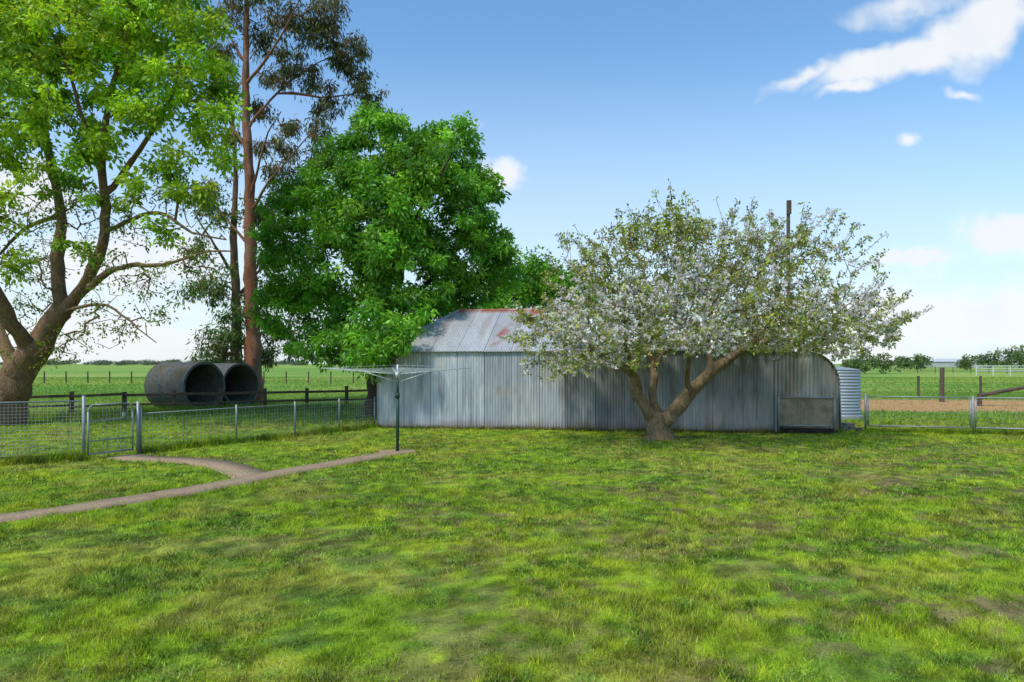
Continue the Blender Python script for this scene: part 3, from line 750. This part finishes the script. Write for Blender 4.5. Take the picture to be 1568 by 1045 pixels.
# --- apple tree in blossom
t=Tree('apple_blossom_tree',16); r=t.r
B=np.array([3.55,16.4,0])
t.limb([B+[0,0,-.05],B+[0,0,.12],B+[-.03,0,.32],B+[-.02,0,.5]],[0.42,0.29,0.25,0.24],step=0.12,wob=0.01)
LB=[([(3.5,16.4,.42),(3.15,16.3,.85),(2.98,16.25,1.2),(2.92,16.2,1.6),(2.4,16.1,1.8),(1.7,16.0,2.3),(1.0,15.9,2.9)],[.15,.13,.11,.09,.065,.04,.02]),
    ([(3.5,16.4,.45),(3.42,16.6,1.0),(3.5,16.7,1.6),(3.2,16.9,2.4),(3.0,17.0,3.3),(3.0,17.1,4.2)],[.13,.10,.08,.055,.03,.015]),
    ([(3.6,16.4,.42),(3.95,16.3,.8),(4.35,16.3,1.3),(4.8,16.2,1.72),(5.2,16.1,2.05),(6.0,16.0,2.6),(7.0,15.9,3.0)],[.19,.165,.14,.11,.08,.045,.02]),
    ([(4.7,16.2,1.6),(4.7,16.6,2.3),(4.9,16.9,3.2),(5.0,17.0,4.3)],[.09,.055,.03,.015]),
    ([(4.2,16.3,1.2),(4.0,15.6,1.9),(4.1,15.0,2.6),(4.4,14.6,3.3)],[.07,.05,.03,.015]),
    ([(2.92,16.2,1.5),(2.6,15.5,2.1),(2.5,15.0,2.8),(2.3,14.6,3.4)],[.07,.05,.03,.015]),
    ([(5.2,16.1,2.05),(6.2,16.6,2.4),(7.2,16.9,2.8),(8.0,17.0,2.9)],[.07,.045,.03,.015]),
    ([(2.4,16.1,1.8),(1.9,16.6,2.6),(1.6,16.9,3.4)],[.05,.035,.02]),
    ([(3.45,16.7,1.6),(3.9,16.6,2.5),(4.0,16.4,3.6),(4.1,16.3,4.6)],[.07,.04,.025,.015])]
for q,w in LB: t.limb(q,w,-2,step=0.2,wob=0.03)
n=5200; u=unit(n*3,r); u=u[u[:,2]>-0.32][:n]
rad=(0.36+0.64*r.random(len(u))**0.85)
ct=np.array([4.55,16.0,2.45])
RX=np.array([4.25,3.2,2.65])
q=u*rad[:,None]*RX
lump=0.78+0.44*fbm(np.arctan2(u[:,0],u[:,1])*2.6+5,u[:,2]*3.6,3)
q*=lump[:,None]
q[:,2]-= 0.45*ss(2.4,4.1,np.hypot(q[:,0],q[:,1]*1.3))*(q[:,2]<1.4)
T=ct+q
T[:,2]=np.maximum(T[:,2],1.0)
zmin=np.interp(T[:,0],[0.4,2.0,3.6,5.2,9.0],[1.45,1.6,2.0,2.1,2.0])
T=T[T[:,2]>zmin+r.normal(0,.08,len(T))]
dx=T[:,0]-E0[0]; dy=T[:,1]-E0[1]; tt=dx*n2[0]+dy*n2[1]
T=T[~((tt>-0.15)&(T[:,2]<2.35+0.1*np.maximum(tt,0)))]
pock=vn(T[:,0]*1.5+T[:,1]*0.4,T[:,2]*1.6,91)
T=T[(pock>0.28)|(r.random(len(T))<0.35)]
tips=t.attract(T,step=0.16,jit=0.24)
nn=460; sel=tips[r.integers(0,len(tips),nn*8)]
ps=t.A[sel]; o=(ps-ct)/RX; out=(np.linalg.norm(o,axis=1)>0.78)&(ps[:,2]>2.2); sel=sel[out][:nn]
stips=[]
for j in sel:
    d=(t.A[j]-ct)/RX; d=d*0.9+np.array([0,0,0.35])+r.normal(0,.22,3); d/=np.linalg.norm(d); L=r.uniform(.15,1.0)*r.uniform(.5,1); par=j
    for f in range(1,6): par=t.node(t.A[par]+d*L/5+r.normal(0,.015,3),par); stips.append(par)
t.wood(M_barkP,tip=0.0058,rmax=0.032,pw=2.7)
gP=np.array([[0.26,0.31,0.06],[0.31,0.37,0.08],[0.19,0.24,0.05],[0.33,0.33,0.10]])
cand=np.array([i for i in range(t.n) if t.fix[i]==0]); cs=t.A[cand]
wl=0.35+1.3*ss(0.35,0.65,fbm(cs[:,0]*1.6+cs[:,1],cs[:,2]*1.6,17)); wl=np.clip(wl/wl.mean()*0.6,0,1)
csl=cs[r.random(len(cs))<wl]
emit_leaves(t,csl,56000/len(csl),0.10,0.072,0.042,gP,droop=0.1,outward=0.8,shell=0.2,tonev=0.3)
emit_leaves(t,t.A[np.array(stips)],1.8,0.05,0.055,0.028,gP*0.8,droop=-0.4,name='shoot_leaves',shell=0.1)
white=np.array([[0.89,0.85,0.83],[0.89,0.88,0.85],[0.88,0.78,0.79]])
cb=cs; hgt=cb[:,2]
wgt=(0.22+1.0*ss(4.6,2.1,hgt))*(0.15+1.4*ss(0.42,0.6,fbm(cb[:,0]*1.4,cb[:,2]*1.4+cb[:,1],4)))
wgt/=wgt.mean()
cb=cb[r.random(len(cb))<wgt*3300/len(cb)]
emit_leaves(t,cb,13,0.060,0.058,0.054,white,droop=-0.2,outward=0.6,name='blossoms',mat_=M_petal,tonev=0.02,shell=0.3)
emit_leaves(t,t.A[np.array(stips)],1.1,0.03,0.038,0.032,white*0.95,droop=-0.5,name='shoot_blossoms',mat_=M_petal,tonev=0.05,shell=0.3)

n=900; px_=B[0]+1+r.normal(0,2.2,n); py_=B[1]-0.6+r.normal(0,1.2,n); k_=~in_shed(px_,py_,.1); px_,py_=px_[k_],py_[k_]; n=len(px_)
V,C=leafquads(np.stack([px_,py_,np.full(n,0.03)],1),unit(n,r)*[1,1,.2],np.full(n,.018),np.full(n,.016),np.full((n,3),.75),r)
np_mesh('fallen_petals',V,np.arange(len(V)).reshape(-1,4),M_petal,C)

# ------------------------------------------------------------------ distant vegetation
class Dummy: pass
d=Dummy(); d.r=np.random.default_rng(77); d.root=empty('distant_trees')
C_=[];S_=[]
def far_tree(x,y,w,h):
    k=int(14+w*h*0.7); q=unit(k,d.r)*(0.4+0.6*d.r.random(k))[:,None]*[w/2,w/2,h*0.42]
    C_.append(np.array([x,y,h*0.56])+q); S_.append(np.full(k,max(0.5,w*0.12)))
for u_,v0,w_,D_ in ((1325,541,30,118),(1350,543,24,122),(1302,549,20,120),(1382,545,22,135),(1408,541,28,135),
                 (1480,545,20,150),(1510,540,34,155),(1545,531,38,150),(1575,528,36,150),(1610,528,44,150)):
    far_tree((u_-784)*D_/FL,D_,w_*D_/FL*1.15,EYE+(557-v0)*D_/FL)
for i in range(620):
    D_=d.r.uniform(600,1100); u_=d.r.uniform(-500,2100); cl=fbm(np.array(u_*0.012),np.array(3.3),3)
    if cl<0.36: continue
    tall=(1.5+6*cl)*(0.5+0.8*d.r.random())
    if 1420<u_<1480: tall*=1.9
    far_tree((u_-784)*D_/FL,D_,tall*3.2,tall)
sm=np.concatenate(S_); ce=np.vstack(C_)
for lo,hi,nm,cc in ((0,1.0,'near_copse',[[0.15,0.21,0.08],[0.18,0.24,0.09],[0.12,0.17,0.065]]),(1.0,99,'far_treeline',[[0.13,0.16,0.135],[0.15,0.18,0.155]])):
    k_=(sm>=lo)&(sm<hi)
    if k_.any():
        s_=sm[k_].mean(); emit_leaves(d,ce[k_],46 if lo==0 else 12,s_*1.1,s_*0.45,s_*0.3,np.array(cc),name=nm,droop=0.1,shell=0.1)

# ------------------------------------------------------------------ sky + sun + camera
SUN=np.array([-0.50,-0.62,0.0]); el=math.radians(56); SUN=SUN/np.linalg.norm(SUN)*math.cos(el); SUN[2]=math.sin(el)
w=bpy.data.worlds.new('World'); scene.world=w; w.use_nodes=True; nt=w.node_tree; N=nt.nodes; L=nt.links; N.clear()
out=N.new('ShaderNodeOutputWorld'); bg=N.new('ShaderNodeBackground'); bg.inputs[1].default_value=0.15
sky=N.new('ShaderNodeTexSky'); sky.sky_type='NISHITA'; sky.sun_disc=False; sky.sun_elevation=el; sky.sun_rotation=math.atan2(SUN[0],SUN[1])
sky.air_density=1.0; sky.dust_density=0.6; sky.ozone_density=1.5
tn_=N.new('ShaderNodeVectorMath'); tn_.operation='MULTIPLY'; tn_.inputs[1].default_value=(1.02,1.36,1.48)
L.new(sky.outputs[0],tn_.inputs[0]); L.new(tn_.outputs[0],bg.inputs[0])
tc=N.new('ShaderNodeTexCoord'); sp=N.new('ShaderNodeSeparateXYZ'); L.new(tc.outputs['Generated'],sp.inputs[0])
def M(op,a,b=None,c=None,clamp=False):
    m=N.new('ShaderNodeMath'); m.operation=op; m.use_clamp=clamp
    for i,x in enumerate((a,b,c)):
        if x is None: continue
        if isinstance(x,(int,float)): m.inputs[i].default_value=x
        else: L.new(x,m.inputs[i])
    return m.outputs[0]
ay=M('MAXIMUM',M('ABSOLUTE',sp.outputs[1]),0.05)
cu=M('DIVIDE',sp.outputs[0],ay); cv=M('DIVIDE',sp.outputs[2],ay)
cb_=N.new('ShaderNodeCombineXYZ'); L.new(cu,cb_.inputs[0]); L.new(cv,cb_.inputs[1])
def noise(vec,scale,detail,out='Fac',rough=0.55):
    n=N.new('ShaderNodeTexNoise'); n.inputs['Scale'].default_value=scale; n.inputs['Detail'].default_value=detail; n.inputs['Roughness'].default_value=rough
    L.new(vec,n.inputs['Vector']); return n.outputs[out]
nc=noise(cb_.outputs[0],6,4,'Color')
vs=N.new('ShaderNodeVectorMath'); vs.operation='SUBTRACT'; L.new(nc,vs.inputs[0]); vs.inputs[1].default_value=(0.5,0.5,0.5)
vm=N.new('ShaderNodeVectorMath'); vm.operation='MULTIPLY_ADD'; L.new(vs.outputs[0],vm.inputs[0]); vm.inputs[1].default_value=(0.17,0.12,0); L.new(cb_.outputs[0],vm.inputs[2])
blobs=[(1370,98,140,34,16,1),(1500,45,120,45,28,1),(1230,122,80,15,16,.75),(1300,148,60,15,12,.8),(1400,10,110,22,5,.6),(1460,140,40,9,5,.5),(1400,220,26,15,0,.8),
       (765,262,52,26,-8,1),(1410,404,90,22,0,.9),(1545,362,95,50,0,1),(1400,465,170,34,0,.85),(1520,500,190,54,0,.95),(30,300,90,60,0,.8),(180,400,260,110,0,.7),(120,520,420,70,0,.8),(1300,520,340,44,0,.8),(690,210,60,20,0,.35)]
acc=None
for (u_,v_,ru,rv,rot,st) in blobs:
    mp=N.new('ShaderNodeMapping'); mp.vector_type='TEXTURE'
    mp.inputs['Location'].default_value=((u_-784)/FL,(557-v_)/FL,0); mp.inputs['Rotation'].default_value=(0,0,math.radians(rot)); mp.inputs['Scale'].default_value=(ru/FL*1.4,rv/FL*1.4,1)
    L.new(vm.outputs[0],mp.inputs[0])
    ln=N.new('ShaderNodeVectorMath'); ln.operation='LENGTH'; L.new(mp.outputs[0],ln.inputs[0])
    m=M('MULTIPLY',M('SUBTRACT',1.0,ln.outputs['Value']),st)
    m=M('MAXIMUM',m,0.0)
    acc=m if acc is None else M('MAXIMUM',acc,m)
nf=noise(cb_.outputs[0],11,8,'Fac',0.6)
s_=M('ADD',acc,M('MULTIPLY',M('SUBTRACT',nf,0.5),M('MINIMUM',M('MULTIPLY',acc,3.0),0.8)))
mr=N.new('ShaderNodeMapRange'); mr.interpolation_type='SMOOTHSTEP'; L.new(s_,mr.inputs[0]); mr.inputs[1].default_value=0.02; mr.inputs[2].default_value=0.62
hz=N.new('ShaderNodeMapRange'); hz.interpolation_type='SMOOTHSTEP'; L.new(cv,hz.inputs[0]); hz.inputs[1].default_value=0.50; hz.inputs[2].default_value=-0.02; hz.inputs[3].default_value=0.0; hz.inputs[4].default_value=0.85
mask=M('MAXIMUM',M('MULTIPLY',mr.outputs[0],0.95),hz.outputs[0])
b2=N.new('ShaderNodeBackground'); b2.inputs[1].default_value=1.0
hzc=N.new('ShaderNodeMix'); hzc.data_type='RGBA'; L.new(mr.outputs[0],hzc.inputs[0]); hzc.inputs[6].default_value=(0.78,0.87,0.96,1)
cr=N.new('ShaderNodeMix'); cr.data_type='RGBA'; L.new(nf,cr.inputs[0]); cr.inputs[6].default_value=(0.84,0.89,0.95,1); cr.inputs[7].default_value=(1,1,1,1)
L.new(cr.outputs[2],hzc.inputs[7]); L.new(hzc.outputs[2],b2.inputs[0])
ms=N.new('ShaderNodeMixShader'); L.new(mask,ms.inputs[0]); L.new(bg.outputs[0],ms.inputs[1]); L.new(b2.outputs[0],ms.inputs[2]); L.new(ms.outputs[0],out.inputs[0])
w.cycles.sampling_method='MANUAL'; w.cycles.sample_map_resolution=512

sl_=bpy.data.lights.new('sun','SUN'); sl_.energy=3.4; sl_.angle=math.radians(6.0); sl_.color=(1,0.94,0.85)
so=bpy.data.objects.new('sun',sl_); link(so); so.rotation_euler=Vector((-SUN[0],-SUN[1],-SUN[2])).to_track_quat('-Z','Y').to_euler()

cam=bpy.data.cameras.new('camera'); co=bpy.data.objects.new('camera',cam); link(co)
cam.sensor_width=36; cam.lens=24; cam.shift_y=0.022; cam.clip_start=0.1; cam.clip_end=8000
co.location=(0,0,EYE); co.rotation_euler=(math.radians(90),0,0)
scene.camera=co
